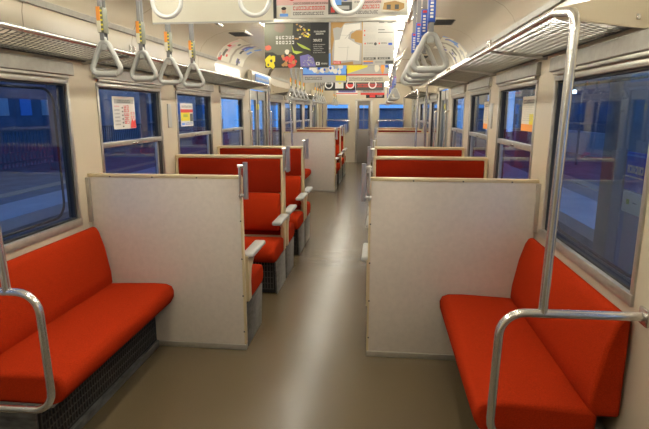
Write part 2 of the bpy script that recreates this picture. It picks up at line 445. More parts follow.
# ------------------------------------------------------------------ transverse seats
def tseat(side, yb, dr, label, board=True):
    """yb: y of the back face of the seat; dr=-1 the seat faces the camera, +1 faces away"""
    dA = AISLE[side]
    t = empty('transverse_seat', label, 'seat', (X(side, dA/2), yb, 0), 'cross bench seats in the bays')
    def yy(q): return yb+dr*q
    def b(mm, d0, d1, q0, q1, z0, z1, mt, r=0, seg=2):
        a, c = sorted((yy(q0), yy(q1))); bx(mm, side, d0, d1, a, c, z0, z1, mt, r, seg)
    if board:
        m = MB()
        b(m, .01, dA, 0, .03, 1.098, 1.122, YCREAM, .005); b(m, dA-.024, dA, 0, .03, .30, 1.10, YCREAM, .005); b(m, .01, .035, 0, .03, .30, 1.10, YCREAM, .005)
        b(m, .03, dA-.03, .002, .018, .28, 1.09, YCREAM); b(m, .037, dA-.037, .018, .030, .42, .50, DFABRIC)
        m.build('back_frame', t)
    m = MB(); b(m, .037, dA-.026, .017, .034, .80, 1.096, DFABRIC, .006); m.build('upper_back_panel', t, label='darker flat upper back panel')
    m = MB()
    prof = [(.018, .47), (.09, .47), (.115, .50), (.125, .56), (.112, .66), (.085, .75), (.055, .80), (.035, .805), (.018, .79)]
    a, c = sorted((X(side, .037), X(side, dA-.028)))
    m.prism([(yy(q), z) for q, z in prof], a, c, FABRIC, 'x'); bk = m.build('backrest', t, angle=60)
    m = MB()
    prof = [(.03, .285), (.40, .285), (.445, .292), (.478, .33), (.478, .375), (.458, .415), (.40, .435), (.25, .432), (.12, .425), (.03, .40)]
    a, c = sorted((X(side, .02), X(side, dA+.004)))
    m.prism([(yy(q), z) for q, z in prof], a, c, FABRIC, 'x'); cu = m.build('seat_cushion', t, angle=60)
    for ob in (bk, cu):
        md = ob.modifiers.new('bevel', 'BEVEL'); md.width = .022; md.segments = 3; md.limit_method = 'ANGLE'; md.angle_limit = math.radians(50)
    m = MB(); b(m, .02, dA-.005, .02, .38, .012, .288, DARKM)
    bs = m.build('seat_base', t)
    m = MB(); q = .05
    dd = .05
    while dd < dA-.03: b(m, dd, dd+.006, .38, .386, .04, .27, GRILLE); dd += .024
    for z in (.04, .09, .14, .19, .24): b(m, .05, dA-.03, .38, .385, z, z+.005, GRILLE)
    m.build('heater_grille', t)
    m = MB()
    a, c = sorted((X(side, dA-.012), X(side, dA+.002)))
    m.prism([(yy(q), z) for q, z in ((.0, 0), (.385, 0), (.43, .285), (.0, .285))], a, c, KICK, 'x', .003); m.build('side_plate', t, label='scuffed grey metal side plate')
    # arm rest: bracket and pad
    m = MB()
    a, c = sorted((X(side, dA-.015), X(side, dA+.012)))
    m.prism([(yy(q), z) for q, z in ((.025, .30), (.09, .30), (.085, .42), (.11, .50), (.20, .565), (.34, .585), (.34, .60), (.025, .60))], a, c, YCREAM, 'x', .004)
    ar = m.build('armrest', t, label='cream armrest bracket')
    m = MB(); b(m, dA-.035, dA+.045, .03, .39, .585, .618, PLGREY, .014, 3); m.build('armrest_pad', t, label='grey plastic arm pad')
    if board: grab(t, side, yy(.012), dA)
    return t
A3 = {'left': 5.50, 'right': 5.50}
for side in ('left', 'right'):
    specs = [(PY0+.045, 1, 'behind the near partition', False), (4.32, -1, 'facing the camera in first bay', True),
             (4.352, 1, 'back to back with the first bay seat', True), (A3[side], -1, 'facing the camera in second bay', True),
             (A3[side]+.032, 1, 'facing the middle doors', True)]
    for yb, dr, ph, bd in specs:
        s = tseat(side, yb, dr, '%s red cross seat %s' % (side, ph), bd)
        ph2 = {'behind the near partition': 'behind the far partition', 'facing the middle doors': 'facing the far end doors'}.get(ph, ph.replace('in first bay', 'in '+'first bay past far partition').replace('in second bay', 'in '+'second bay past far partition'))
        dup(s, (0, PER+.02, 0), 'far %s red cross seat %s' % (side, ph2))

# ------------------------------------------------------------------ racks
RD = 0.305   # rack depth
def rack(side, label):
    y0, y1 = 1.93, 6.80
    t = empty('luggage_rack', label, 'rack', (X(side, RD/2), (y0+y1)/2, 1.80), 'luggage racks over the windows')
    zf, zb = 1.835, 1.80
    m = MB(); m.tube([(X(side, RD), y0, zf), (X(side, RD), y1, zf)], .0135, STEEL, 12); m.build('front_rail', t)
    m = MB(); m.tube([(X(side, .02), y0, zb), (X(side, .02), y1, zb)], .012, DARKM, 8); m.build('rear_rail', t)
    m = MB()
    def pt(d, y): return Vector((X(side, d), y, zb+(zf-zb)*(d-.02)/(RD-.02)-.008))
    L = RD-.04; sp = .036; slope = .62
    def seg(p, q):
        d = (q-p).normalized(); sdv = d.cross(Vector((0, 0, 1))).normalized()*.0024; up = Vector((0, 0, .0012))
        tb = []
        for a in (p, q): tb.append([a-sdv-up, a+sdv-up, a+sdv+up, a-sdv+up])
        V = [bmv.verts.new(v) for r_ in tb for v in r_]
        for i in range(4): bmv.faces.new((V[i], V[(i+1) % 4], V[4+(i+1) % 4], V[4+i]))
    bmv = bmesh.new(); yv = y0-L*slope
    while yv < y1:
        for sgn in (1, -1):
            ya, yb_ = (yv, yv+L*slope) if sgn > 0 else (yv+L*slope, yv)
            p, q = pt(.02, ya), pt(RD, yb_)
            if min(ya, yb_) >= y0 and max(ya, yb_) <= y1: seg(p, q)
        yv += sp
    bmesh.ops.recalc_face_normals(bmv, faces=bmv.faces[:]); m._merge(bmv, WIRE); m.build('wire_mesh', t)
    for yv in (y0, 3.0, 4.25, 5.5, y1):
        m = MB(); o = -.006 if yv > y0 else 0
        if yv in (y0, y1):
            m.prism([(X(side, 0.001), 1.775), (X(side, RD), zf-.022), (X(side, RD+.004), zf+.012), (X(side, RD-.04), zf+.022), (X(side, .06), 1.90), (X(side, .001), 1.945)], yv-.006, yv+.006, CREAM, 'y')
            m.box(*sorted((X(side, .03), X(side, .045))), yv-.012, yv-.005, 1.805, 1.825, STEEL, .003)
            m.build('end_plate', t)
        else:
            m.prism([(X(side, 0.001), 1.775), (X(side, RD), zf-.018), (X(side, RD), zf-.008), (X(side, .001), 1.80)], yv-.012, yv+.012, ALUP, 'y'); m.build('bracket', t)
    m = MB(); m.box(*sorted((X(side, RD+.008), X(side, RD-.004))), 3.0, 3.012, zf, zf+.05, STEEL); m.box(*sorted((X(side, RD+.008), X(side, RD-.004))), 3.05, 3.062, zf, zf+.05, STEEL); m.build('coat_hook', t)
    return t
for side in ('left', 'right'):
    r = rack(side, 'near wire mesh luggage rack along the %s wall' % side)
    dup(r, (0, PER, 0), 'far wire mesh luggage rack along the %s wall beyond the doors' % side)

# ------------------------------------------------------------------ stanchions
def stan(side, label):
    y = 1.70
    t = empty('stanchion', label, 'grab pole', (X(side, .35), y, 0), 'steel stanchions at the bench ends')
    do = .52 if side == 'left' else .485
    m = MB(); m.tube([(X(side, .003), y, .822), (X(side, do-.012), y, .818), (X(side, do), y, .32), (X(side, .003), y, .315)], .0155, STEEL, 14, fillet=.085); m.build('hoop', t)
    m = MB(); m.tube([(X(side, .335 if side == 'right' else .385), y, .82), (X(side, .318 if side == 'right' else .345), y, 1.795), (X(side, .306), y+.23, 1.835)], .0155, STEEL, 14, fillet=.06); m.build('pole', t)
    for zf_ in (.792, .285):
        m = MB(); m.box(*sorted((X(side, .001), X(side, .012))), y-.03, y+.03, zf_, zf_+.06, STEEL, .004); m.build('wall_flange', t)
    return t
for side in ('left', 'right'):
    s = stan(side, 'curved steel stanchion at the near end of the %s bench' % side)
    dup(s, (0, PER+.02, 0), 'far steel stanchion at the end of the %s bench beyond the doors' % side)
def dpole(side, label):
    y = 6.84
    t = empty('door_pole', label, 'grab pole', (X(side, RD), y, 0), 'steel poles at the rack ends by the doors')
    m = MB(); m.tube([(X(side, RD), y-.04, 1.835), (X(side, RD), y, 1.835), (X(side, RD), y, .01)], .0145, STEEL, 12, fillet=.05); m.build('pole', t)
    m = MB(); m.tube([(X(side, RD), y, 0), (X(side, RD), y, .014)], .035, STEEL, 14); m.build('floor_flange', t)
    return t
for side in ('left', 'right'):
    s = dpole(side, 'vertical steel pole just before the %s middle door' % side)
    dup(s, (0, PER, 0), 'vertical steel pole just before the %s far end door' % side)
# upright grab bars on the pillars beside the doors
i = 0
for side in ('left', 'right'):
    for yv, ph in ((6.90, 'before the middle'), (8.19, 'after the middle'), (13.40, 'before the far')):
        t = empty('pillar_grab_bar', 'short upright steel bar on the wall %s %s door' % (ph, side), 'grab bar', (X(side, 0), yv, 1.0))
        m = MB(); m.tube([(X(side, .0), yv, .85), (X(side, .05), yv, .85), (X(side, .05), yv, 1.5), (X(side, .0), yv, 1.5)], .012, STEEL, 10, fillet=.03); m.build('bar', t)

# ------------------------------------------------------------------ fluorescent lights
LX = {'left': -.97, 'right': .16}
ord_ = ['over the camera', 'first', 'second', 'third', 'fourth', 'fifth', 'sixth', 'seventh', 'eighth', 'ninth', 'tenth', 'eleventh', 'twelfth']
def light(side, yc, label):
    x = LX[side]
    t = empty('fluorescent_light', label, 'light', (x, yc, 2.29), 'ceiling fluorescent lights')
    m = MB(); m.box(x-.05, x+.05, yc-.62, yc+.62, 2.25, 2.30, WHITEP, .008); m.build('housing', t)
    m = MB(); m.tube([(x, yc-.58, 2.212), (x, yc+.58, 2.212)], .019, TUBE, 12); m.build('tube', t)
    for s_ in (-1, 1):
        m = MB(); m.box(x-.03, x+.03, yc+s_*.605-.02, yc+s_*.605+.02, 2.18, 2.252, WHITEP, .006); m.build('lamp_socket', t)
    return t
for side in ('left', 'right'):
    L0 = None; i = 0; yv = .10
    YS = []
    while yv < 14.6: YS.append(yv); yv += 1.30
    for i, yv in enumerate(YS):
        lab = 'bare fluorescent tube light, %s in the %s ceiling row' % (ord_[i+1], side)
        if L0 is None: L0 = light(side, yv, lab)
        else: dup(L0, (0, yv-YS[0], 0), lab)

# ceiling vents (dark slots)
t = empty('ceiling_vent', 'dark slotted vent in ceiling right of centre', 'vent', (.56, 4.75, 2.28), 'dark ceiling vents')
m = MB(); m.box(.44, .68, 4.60, 4.90, 2.262, 2.28, CEIL, .004); m.build('frame', t)
m = MB()
for q in range(6): m.box(.46, .66, 4.625+q*.045, 4.65+q*.045, 2.256, 2.264, RUBBER)
m.build('slot', t)
dup(t, (0, 2.9, 0), 'dark slotted vent in right ceiling near the middle door')
dup(t, (-2.01, .5, 0), 'dark slotted vent in the left ceiling')

# ------------------------------------------------------------------ strap rails, hand straps
RAILZ = 2.13; SX = {'left': -1.20, 'right': .19}
for side in ('left', 'right'):
    x = SX[side]
    for a, b, ph in ((.2, 3.9, 'near'), (6.7, 11.0, 'middle'), (13.2, 14.9, 'far')):
        t = empty('strap_rail', '%s steel strap rail under the %s ceiling' % (ph, side), 'rail', (x, (a+b)/2, RAILZ), 'ceiling strap rails')
        m = MB(); m.tube([(x, a, RAILZ), (x, b, RAILZ)], .013, STEEL, 10); m.build('rail', t)
        n = max(2, round((b-a)/1.2)+1)
        for q in range(n):
            yv = a+.03+(b-a-.06)*q/(n-1); s_ = -1 if side == 'left' else 1
            m = MB(); m.tube([(x, yv, RAILZ), (x+s_*.07, yv, RAILZ+.05), (x+s_*.12, yv, 2.275)], .010, STEEL, 8, fillet=.06); m.build('bracket', t)
def strap(side, y, label, sleeve):
    x = SX[side]; zb = 1.66; w = .155; h = .135
    t = empty('hand_strap', label, 'hand strap', (x, y, RAILZ), 'triangular hand straps')
    m = MB(); m.box(x-.009, x+.009, y-.018, y-.014, 1.80, RAILZ, BELT); m.box(x-.009, x+.009, y+.014, y+.018, 1.80, RAILZ, BELT)
    m.box(x-.009, x+.009, y-.018, y+.018, RAILZ+.012, RAILZ+.017, BELT); m.build('belt', t)
    m = MB()
    if sleeve == 'blue':
        m.box(x-.0135, x+.0135, y-.022, y+.020, 1.835, 1.945, PB, .002)
        for q in range(6): m.box(x-.006+random.uniform(-.002, .001), x+.005, y-.0235, y-.0219, 1.850+q*.0125, 1.8575+q*.0125, PW)
        m.box(x-.009, x+.009, y-.0235, y-.0219, 1.930, 1.940, PR)
    else:
        m.box(x-.0135, x+.0135, y-.022, y+.020, 1.83, 1.935, PG, .002)
        m.box(x-.0145, x+.002, y-.0235, y-.004, 1.880, 1.936, PO)
        for q in range(5): m.box(x+.003, x+.011, y-.0235, y-.0219, 1.84+q*.019, 1.847+q*.019, PY)
        m.box(x-.0145, x+.002, y-.0235, y-.004, 1.832, 1.879, PCR)
    m.build('sleeve', t, label='blue printed sleeve' if sleeve == 'blue' else 'orange and olive printed sleeve')
    m = MB()
    m.tube([(x-w/2, y, zb), (x+w/2, y, zb), (x, y, zb+h+.03)], .0115, STRAPG, 10, closed=True, fillet=.024)
    m.tube([(x-w/2+.03, y, zb), (x+w/2-.03, y, zb)], .0145, STRAPG, 10)
    m.prism([(x-.013, zb+h-.035), (x+.013, zb+h-.035), (x+.008, zb+h+.02), (x-.008, zb+h+.02)], y-.009, y+.009, STRAPG, 'y', .003)
    m.build('triangular_handle', t)
    return t
ordn = ['nearest', 'second', 'third', 'fourth']
for side, sl, ys in (('left', 'orange', (2.19, 2.55, 2.89, 3.26)), ('right', 'blue', (2.10, 2.45, 2.80, 3.15))):
    s0 = None
    for i, yv in enumerate(ys):
        lab = 'grey triangular strap with %s sleeve, %s in the near %s row' % (sl, ordn[i], side)
        if s0 is None: s0 = strap(side, yv, lab, sl)
        else: dup(s0, (0, yv-ys[0], 0), lab)
    for i, yv in enumerate((6.95, 7.35, 7.75, 8.15)):
        dup(s0, (0, yv-ys[0], 0), 'small grey triangular strap by the middle %s door, %s of its row' % (side, ordn[i]))
    for i, yv in enumerate((9.6, 10.0, 10.4, 10.8)):
        dup(s0, (0, yv-ys[0], 0), 'distant grey triangular strap beyond the far %s partition, %s of its row' % (side, ordn[i]))
    for i, yv in enumerate((13.5, 14.1)):
        dup(s0, (0, yv-ys[0], 0), 'tiny grey triangular strap near the end wall, %s on the %s' % (('first', 'second')[i], side))
def ring(x, y, label):
    t = empty('ring_strap', label, 'hand strap', (x, y, 2.2), 'white ring straps on the cross bars')
    c = Vector((x, y, 1.900)); m = MB()
    m.tube([c+Vector((.055*math.cos(a), 0, .055*math.sin(a))) for a in [2*PI*q/36 for q in range(36)]], .0085, RINGW, 12, closed=True); m.build('ring', t)
    m = MB(); m.box(x-.010, x+.010, y-.013, y-.010, 1.945, 2.20, RINGW); m.box(x-.010, x+.010, y+.010, y+.013, 1.945, 2.20, RINGW); m.box(x-.010, x+.010, y-.013, y+.013, 1.941, 1.945, RINGW); m.box(x-.010, x+.010, y-.013, y+.013, 2.212, 2.216, RINGW); m.build('belt', t)
    return t
r0 = None
for yb, ph in ((1.93, 'nearest'), (8.05, 'middle')):
    t = empty('strap_cross_bar', '%s cross bar holding white ring straps' % ph, 'rail', (CX, yb, 2.2))
    m = MB(); m.tube([(-.905, yb, 2.2), (.07, yb, 2.2)], .011, STEEL, 10); m.build('bar', t)
    for xx in (-.885, .05):
        m = MB(); m.tube([(xx, yb, 2.2), (xx, yb, 2.305)], .009, STEEL, 8); m.build('bracket', t)
    for i, x in enumerate((-.80, -.465, -.125)):
        lab = 'white ring strap, %s on the %s cross bar' % (('left one', 'middle one', 'right one')[i], ph)
        if r0 is None: r0 = ring(x, yb, lab); rx, ry = x, yb
        else: dup(r0, (x-rx, yb-ry, 0), lab)

# ------------------------------------------------------------------ hanging advertisements
def glyph_row(add, u0, v0, w, h, n, mt, gap=.25):
    cw = w/n
    for i in range(n):
        a = u0+i*cw; b = a+cw*(1-gap)
        k_ = random.randint(0, 3)
        add([(a, v0), (b, v0), (b, v0+h*.22), (a, v0+h*.22)], mt)
        if k_ != 1: add([(a, v0+h*.78), (b, v0+h*.78), (b, v0+h), (a, v0+h)], mt)
        if k_ != 2: add([(a, v0), (a+(b-a)*.25, v0), (a+(b-a)*.25, v0+h), (a, v0+h)], mt)
        if k_ != 0: add([(b-(b-a)*.25, v0), (b, v0), (b, v0+h), (b-(b-a)*.25, v0+h)], mt)
def poster(x0, x1, y, z0, z1, base, art, label, name='hanging_poster'):
    m = MB(); m.box(x0, x1, y-.001, y+.001, z0, z1, base)
    layer = [0]
    def add(pts, mt, lift=None):
        layer[0] += 1
        yy_ = y-.0014-layer[0]*.00002
        m.poly([(x0+(x1-x0)*u, yy_, z0+(z1-z0)*v) for u, v in pts], mt)
    def R(u0, v0, u1, v1, mt): add([(u0, v0), (u1, v0), (u1, v1), (u0, v1)], mt)
    def C(u, v, ru, rv, mt, n=14, jit=0): add([(u+ru*(1+random.uniform(-jit, jit))*math.cos(2*PI*q/n), v+rv*(1+random.uniform(-jit, jit))*math.sin(2*PI*q/n)) for q in range(n)], mt)
    art(add, R, C)
    o = m.build(name, loc=((x0+x1)/2, y, z1)); return tag(o, label, 'poster')
def holder(y, x0, x1, z, label, mt=ALUP):
    t = empty('poster_holder', label, 'poster holder', ((x0+x1)/2, y, z), 'ceiling poster holders')
    m = MB(); m.box(x0, x1, y-.014, y+.014, z, z+.035, mt, .003); m.build('clip_rail', t)
    for xx in (x0+.06, (x0+x1)/2, x1-.06):
        m = MB(); m.box(xx-.008, xx+.008, y-.004, y+.004, z+.03, 2.31, ALU); m.build('hanger', t)
    return t
def art_blank(add, R, C): R(0, 0, 1, .02, PGY)
def art_top(add, R, C):
    R(0, .14, .46, .60, PPK); R(.64, .14, 1, .60, PPK)
    R(0, .015, .11, .125, PCR); R(.025, .018, .09, .05, PLB); C(.057, .08, .018, .032, PSK, 12); C(.057, .105, .02, .018, PK, 10)
    C(.12, .22, .025, .035, PR); C(.62, .22, .02, .03, PR)
    glyph_row(add, .13, .085, .25, .04, 12, PR); glyph_row(add, .13, .030, .24, .032, 14, PDG); glyph_row(add, .17, .20, .22, .04, 10, PR); glyph_row(add, .13, .145, .27, .02, 16, PDG)
    R(.40, .03, .58, .30, PDG); R(.42, .13, .50, .28, PLB); R(.50, .16, .58, .30, PGY); R(.42, .05, .45, .11, PR); R(.47, .08, .56, .12, PGY); C(.53, .22, .03, .05, PB)
    glyph_row(add, .62, .085, .17, .04, 9, PR); glyph_row(add, .61, .030, .17, .032, 10, PDG); glyph_row(add, .66, .20, .22, .04, 10, PR); glyph_row(add, .60, .145, .2, .02, 12, PDG)
    R(.80, .04, .98, .20, PCR); add([(.81, .07), (.93, .05), (.97, .08), (.97, .13), (.90, .16), (.82, .14)], PBR); R(.84, .07, .87, .12, PDG); R(.90, .07, .93, .12, PDG); R(.80, .17, .98, .20, PLB)
def art_food(add, R, C):
    add([(0, .35), (.42, .35), (.45, 1), (0, 1)], PG); C(.24, .62, .19, .34, P('sage', .13, .13, .09)); C(.24, .90, .09, .12, P('mushroom', .17, .12, .09), jit=.1)
    for q in range(26):
        u = random.uniform(.46, .70); v = random.uniform(.62, .97); C(u, v, .018, .02, random.choice([PBR, PY, PBR, PCR, PDG]), 8, .2)
    C(.08, .12, .08, .14, PY, 12, .3); C(.13, .20, .04, .08, PY, 10, .3); C(.1, .16, .02, .04, PDG, 8, .2); C(.05, .07, .015, .03, PDG, 8)
    for q in range(22): C(random.uniform(.28, .50), random.uniform(.02, .32), .028, .04, random.choice([PR, P('tomato', .55, .12, .07), PBR]), 9, .2)
    add([(.50, .56), (.60, .50), (.70, .42), (.72, .38), (.60, .43), (.53, .50)], PGR); add([(.42, .52), (.46, .38), (.60, .35), (.50, .30), (.44, .34)], PGR)
    add([(.56, .02), (.80, .02), (.76, .22), (.68, .30), (.55, .26)], PPU)
    for q in range(22): C(random.uniform(.58, .76), random.uniform(.05, .25), .009, .012, PGY, 6)
    C(.35, .36, .04, .06, PCR, 10, .2); C(.05, .45, .05, .06, P('tomato', .5, .12, .07), 10, .2)
    R(.72, .30, 1, 1, PK)
    glyph_row(add, .18, .64, .30, .07, 6, PW, .4); glyph_row(add, .18, .53, .30, .07, 6, PW, .4)
    glyph_row(add, .77, .78, .18, .03, 10, PW); glyph_row(add, .80, .73, .12, .03, 7, PW); glyph_row(add, .76, .58, .14, .05, 5, PW)
    for q in range(5): glyph_row(add, .76, .50-q*.045, random.uniform(.12, .2), .02, 9, PGY)
    R(.80, .05, .86, .12, PW); R(.82, .065, .84, .105, PK); glyph_row(add, .88, .07, .10, .03, 6, PW)
def art_paper(add, R, C):
    R(0, 0, .5, 1, PBR)
    add([(.03, .05), (.02, .35), (.05, .60), (.03, .85), (.10, .88), (.16, .86), (.22, .97), (.48, .99), (.49, .80), (.40, .80), (.32, .72), (.31, .62), (.37, .60), (.38, .54), (.49, .50), (.49, .03), (.36, .02), (.35, .09), (.16, .05)], PGY)
    add([(.05, .12), (.06, .58), (.14, .60), (.20, .93), (.46, .96), (.46, .83), (.30, .76), (.27, .62), (.40, .50), (.46, .46), (.45, .10), (.33, .12), (.12, .10)], PW)
    R(.04, .03, .16, .10, PR); glyph_row(add, .05, .045, .10, .04, 6, PW)
    for v in (.42, .7): add([(.12, v), (.30, v-.01), (.30, v-.015), (.12, v-.008)], PGY)
    add([(.25, .1), (.27, .45), (.275, .45), (.257, .1)], PGY); add([(.22, .62), (.34, .80), (.345, .79), (.225, .61)], PGY)
    R(.5, 0, 1, 1, P('paper_grey', .48, .46, .41))
    for (u, v, w, h) in ((.52, .86, .2, .08), (.52, .68, .18, .10), (.74, .86, .22, .10), (.74, .60, .22, .12)):
        for q in range(4): glyph_row(add, u, v-q*.03, w, .014, 16, PGY)
    R(.74, .73, .97, .745, PDG); R(.75, .95, .83, .965, PDG); R(.88, .95, .96, .965, PDG); R(.74, .79, .84, .805, PDG)
    for (u, v) in ((.53, .78), (.53, .68), (.54, .49), (.76, .49)): C(u, v, .012, .02, PR, 8)
    C(.70, .48, .022, .035, PDG); R(.90, .45, .96, .50, PB); glyph_row(add, .57, .48, .10, .03, 6, PDG); glyph_row(add, .79, .48, .09, .03, 5, PDG)
    for u in (.53, .75):
        for q in range(7): glyph_row(add, u, .42-q*.035, .2, .012, 18, PGY)
        R(u-.01, .12, u+.18, .17, PDG); glyph_row(add, u+.01, .13, .14, .03, 6, PW)
    R(.52, .03, .67, .05, PB); R(.52, .06, .67, .09, PO); R(.70, .04, .82, .08, PGY); R(.86, .02, .98, .09, PDG)
def art_clouds(add, R, C):
    R(0, .30, 1, 1, PLB); R(0, 0, 1, .26, PGY); R(0, .26, 1, .30, PB)
    for q in range(16): C(random.uniform(.05, .95), random.uniform(.36, .62), random.uniform(.03, .07), .09, random.choice([PW, PGY, PW]), 10, .15)
    for q in range(5): C(random.uniform(.1, .9), random.uniform(.42, .6), .03, .05, PB, 8, .2)
    R(.76, .06, 1, .24, PY); glyph_row(add, .05, .10, .4, .1, 12, PDG)
def art_yellow(add, R, C):
    R(0, .30, 1, 1, PGY); R(.6, .74, 1, 1, PLB); R(0, .80, .6, 1, PY)
    add([(0, .30), (.48, .52), (.50, .78), (0, .62)], PY); glyph_row(add, .52, .58, .22, .12, 5, PDG); R(0, .24, 1, .28, PR); R(0, 0, 1, .22, PCR)
    C(.70, .5, .06, .14, PCR, 10, .2); C(.84, .5, .04, .2, PO, 10, .2); R(.9, .5, .97, .9, PB)
    for v in (.05, .12): glyph_row(add, .05, v, .8, .05, 26, PDG)
def art_dark(add, R, C):
    R(.35, .1, .62, .9, PW); glyph_row(add, .05, .3, .26, .12, 7, PW); glyph_row(add, .66, .5, .3, .12, 8, PW); R(.7, .1, .95, .3, PR); C(.5, .5, .08, .2, PY)
def art_mix(add, R, C):
    R(0, .5, .5, 1, PB); R(.5, .5, 1, 1, PO); C(.75, .6, .1, .25, PK, 12, .2); glyph_row(add, .05, .15, .9, .15, 14, PR); glyph_row(add, .1, .6, .35, .2, 5, PW)
ZP = 1.842; PH = .365; XA, XM, XB = -.935, -.43, .09
holder(2.10, -.95, .10, ZP+PH, 'grey clip rail holding the nearest posters')
poster(-.935, -.430, 2.10, ZP+.006, ZP+PH, PCR, art_blank, 'plain cream blank card hanging from the ceiling at top left')
poster(-.418, .10, 2.10, ZP+.020, ZP+PH, PW, art_top, 'pink and white advert with photos, topmost behind a ring strap')
m = MB(); m.box(-.430, -.418, 2.095, 2.107, ZP+.02, ZP+PH, RUBBER); tag(m.build('poster_divider', loc=(-.424, 2.1, ZP)), 'dark strip between blank card and pink advert', 'strip')
holder(4.03, -.93, .11, ZP+PH-.048, 'grey clip rail above the black food poster and paper poster')
poster(-.90, -.400, 4.03, ZP-.012, ZP+PH-.045, P('food_black', .03, .03, .024), art_food, 'black poster with vegetables and fruit, hanging left of the torn paper poster')
poster(-.385, .10, 4.03, ZP+.002, ZP+PH-.045, PW, art_paper, 'poster of torn paper scraps and grey text columns')
holder(6.15, -.93, .11, ZP+PH-.045, 'grey clip rail of the third poster row')
poster(-.92, -.405, 6.15, ZP-.012, ZP+PH-.045, PLB, art_clouds, 'blue poster with white clouds below the black food poster')
poster(-.395, .10, 6.15, ZP-.012, ZP+PH-.045, PGY, art_yellow, 'grey poster with yellow banner and red line below the paper poster')
holder(8.35, -.93, .11, ZP+PH-.045, 'grey clip rail of the fourth poster row')
poster(-.90, -.405, 8.35, ZP-.02, ZP+PH-.045, PK, art_dark, 'dark poster with white middle seen behind the small rings')
poster(-.395, .05, 8.35, ZP-.02, ZP+PH-.045, PDG, art_mix, 'dark poster with orange picture seen behind the small rings')
holder(10.6, -.93, .11, ZP+PH-.045, 'grey clip rail of the fifth poster row')
poster(-.90, -.46, 10.6, ZP-.02, ZP+PH-.045, PW, lambda add, R, C: (R(0, .05, 1, .1, PR), R(.1, .15, .9, .4, PPU), glyph_row(add, .1, .2, .7, .15, 8, PDG)), 'white and violet poster in the fifth row, distant left')
poster(-.40, .08, 10.6, ZP-.02, ZP+PH-.045, PGY, lambda add, R, C: (R(0, .0, 1, .12, PR), R(.1, .25, .6, .5, PO), glyph_row(add, .1, .15, .8, .1, 12, PDG)), 'grey poster in the fifth row, distant right')
holder(12.8, -.93, .11, ZP+PH-.045, 'grey clip rail of the farthest poster row')
poster(-.35, .10, 12.8, ZP-.03, ZP+PH-.045, PK, lambda add, R, C: (R(.2, .05, .5, .2, PR), glyph_row(add, .6, .1, .3, .1, 5, PW)), 'small black poster in the farthest row')

# cove advertisements by the doors (curved cards)
def cove_ad(side, y0, y1, cols, label):
    t = MB(); i0, i1 = 2, 6
    P2 = []
    for (d, z), (d2, z2) in zip(PROF2[i0:i1], PROF2[i0+1:i1+1]):
        for f in (0, .34, .67): P2.append((d+(d2-d)*f+.004, z+(z2-z)*f-.004))
    n = len(P2)
    t.quadstrip([(X(side, d), y0, z) for d, z in P2], [(X(side, d), y1, z) for d, z in P2], PCR)
    for q in range(12):
        a = random.uniform(y0+.01, y1-.12); b = a+random.uniform(.05, .12); s = random.randint(0, n-3); e = min(n-1, s+random.randint(1, 3))
        pp = [(d+.001*(q+1)/4, z-.001*(q+1)/4) for d, z in P2[s:e+1]]
        t.quadstrip([(X(side, d), a, z) for d, z in pp], [(X(side, d), b, z) for d, z in pp], random.choice(cols))
    o = t.build('cove_advert', loc=(X(side, .02), (y0+y1)/2, 2.15)); tag(o, label, 'advert')
cove_ad('left', 5.62, 6.12, [PPK, PG, PGY, PR], 'pinkish curved advert card on the left cove')
cove_ad('left', 6.20, 6.75, [PLB, PDG, PW, PPU], 'blue and white curved advert card on the left cove')
cove_ad('right', 5.62, 6.15, [PLB, PDG, PGY, PPU], 'blue grey curved advert card on the right cove')
cove_ad('right', 6.25, 6.75, [PDG, PW, PPU], 'dark and white curved advert card on the right cove')
for side in ('left', 'right'):
    for o, ph in ((0, 'middle'), (PER, 'far')):
        t = empty('door_engine_cover', 'cream box over the %s %s door' % (ph, side), 'cover', (X(side, 0), 7.54+o, 1.85))
        m = MB(); m.prism([(X(side, d), z) for d, z in ((.002, 1.85), (.055, 1.85), (.065, 1.87), (.058, 2.03), (.03, 2.05), (.002, 2.05))], 6.93+o, 8.15+o, CREAM, 'y'); m.build('cover', t)
        if o == 0:
            m = MB(); m.box(*sorted((X(side, .066), X(side, .070))), 7.1+o, 7.95+o, 1.885, 2.01, PLB if side == 'left' else PCR)
            for q in range(9): m.box(*sorted((X(side, .068), X(side, .0715))), 7.14+q*.085, 7.19+q*.085, 1.93, 1.965, PW)
            m.box(*sorted((X(side, .068), X(side, .0712))), 7.1, 7.95, 1.885, 1.90, PPK)
            tag(m.build('door_advert', loc=(X(side, .068), 7.5, 1.9)), '%s advert strip above the middle %s door' % ('blue' if side == 'left' else 'cream', side), 'advert')

# ------------------------------------------------------------------ window stickers
def wposter(side, y0, y1, z0, z1, base, art, label):
    d = -.018; m = MB(); m.box(*sorted((X(side, d), X(side, d+.0015))), y0, y1, z0, z1, base); n = [0]
    def add(pts, mt):
        n[0] += 1; xx = X(side, d+.0016+n[0]*.00003)
        q = [((xx, (y0+(y1-y0)*u) if side == 'left' else (y1-(y1-y0)*u), z0+(z1-z0)*v)) for u, v in pts]
        m.poly(q, mt)
    def R(u0, v0, u1, v1, mt): add([(u0, v0), (u1, v0), (u1, v1), (u0, v1)], mt)
    art(add, R); return tag(m.build('window_notice', loc=(X(side, d), (y0+y1)/2, z0)), label, 'notice')
def art_red(add, R):
    R(.08, .78, .95, .92, PGY); glyph_row(add, .2, .81, .6, .08, 12, PDG)
    for q in range(6): glyph_row(add, .06, .68-q*.11, .22, .035, 6, PDG if q else PR)
    for q in range(6): R(.36, .06+q*.115, .42, .10+q*.115, PDG)
    for q in range(5): glyph_row(add, .46, .16+q*.12, .24, .09, 2, PR)
    add([(.70, .02), (.98, .02), (.96, .30), (.86, .22), (.80, .32), (.74, .18)], PR)
    glyph_row(add, .75, .32, .2, .08, 2, PR); glyph_row(add, .75, .45, .2, .07, 2, PR)
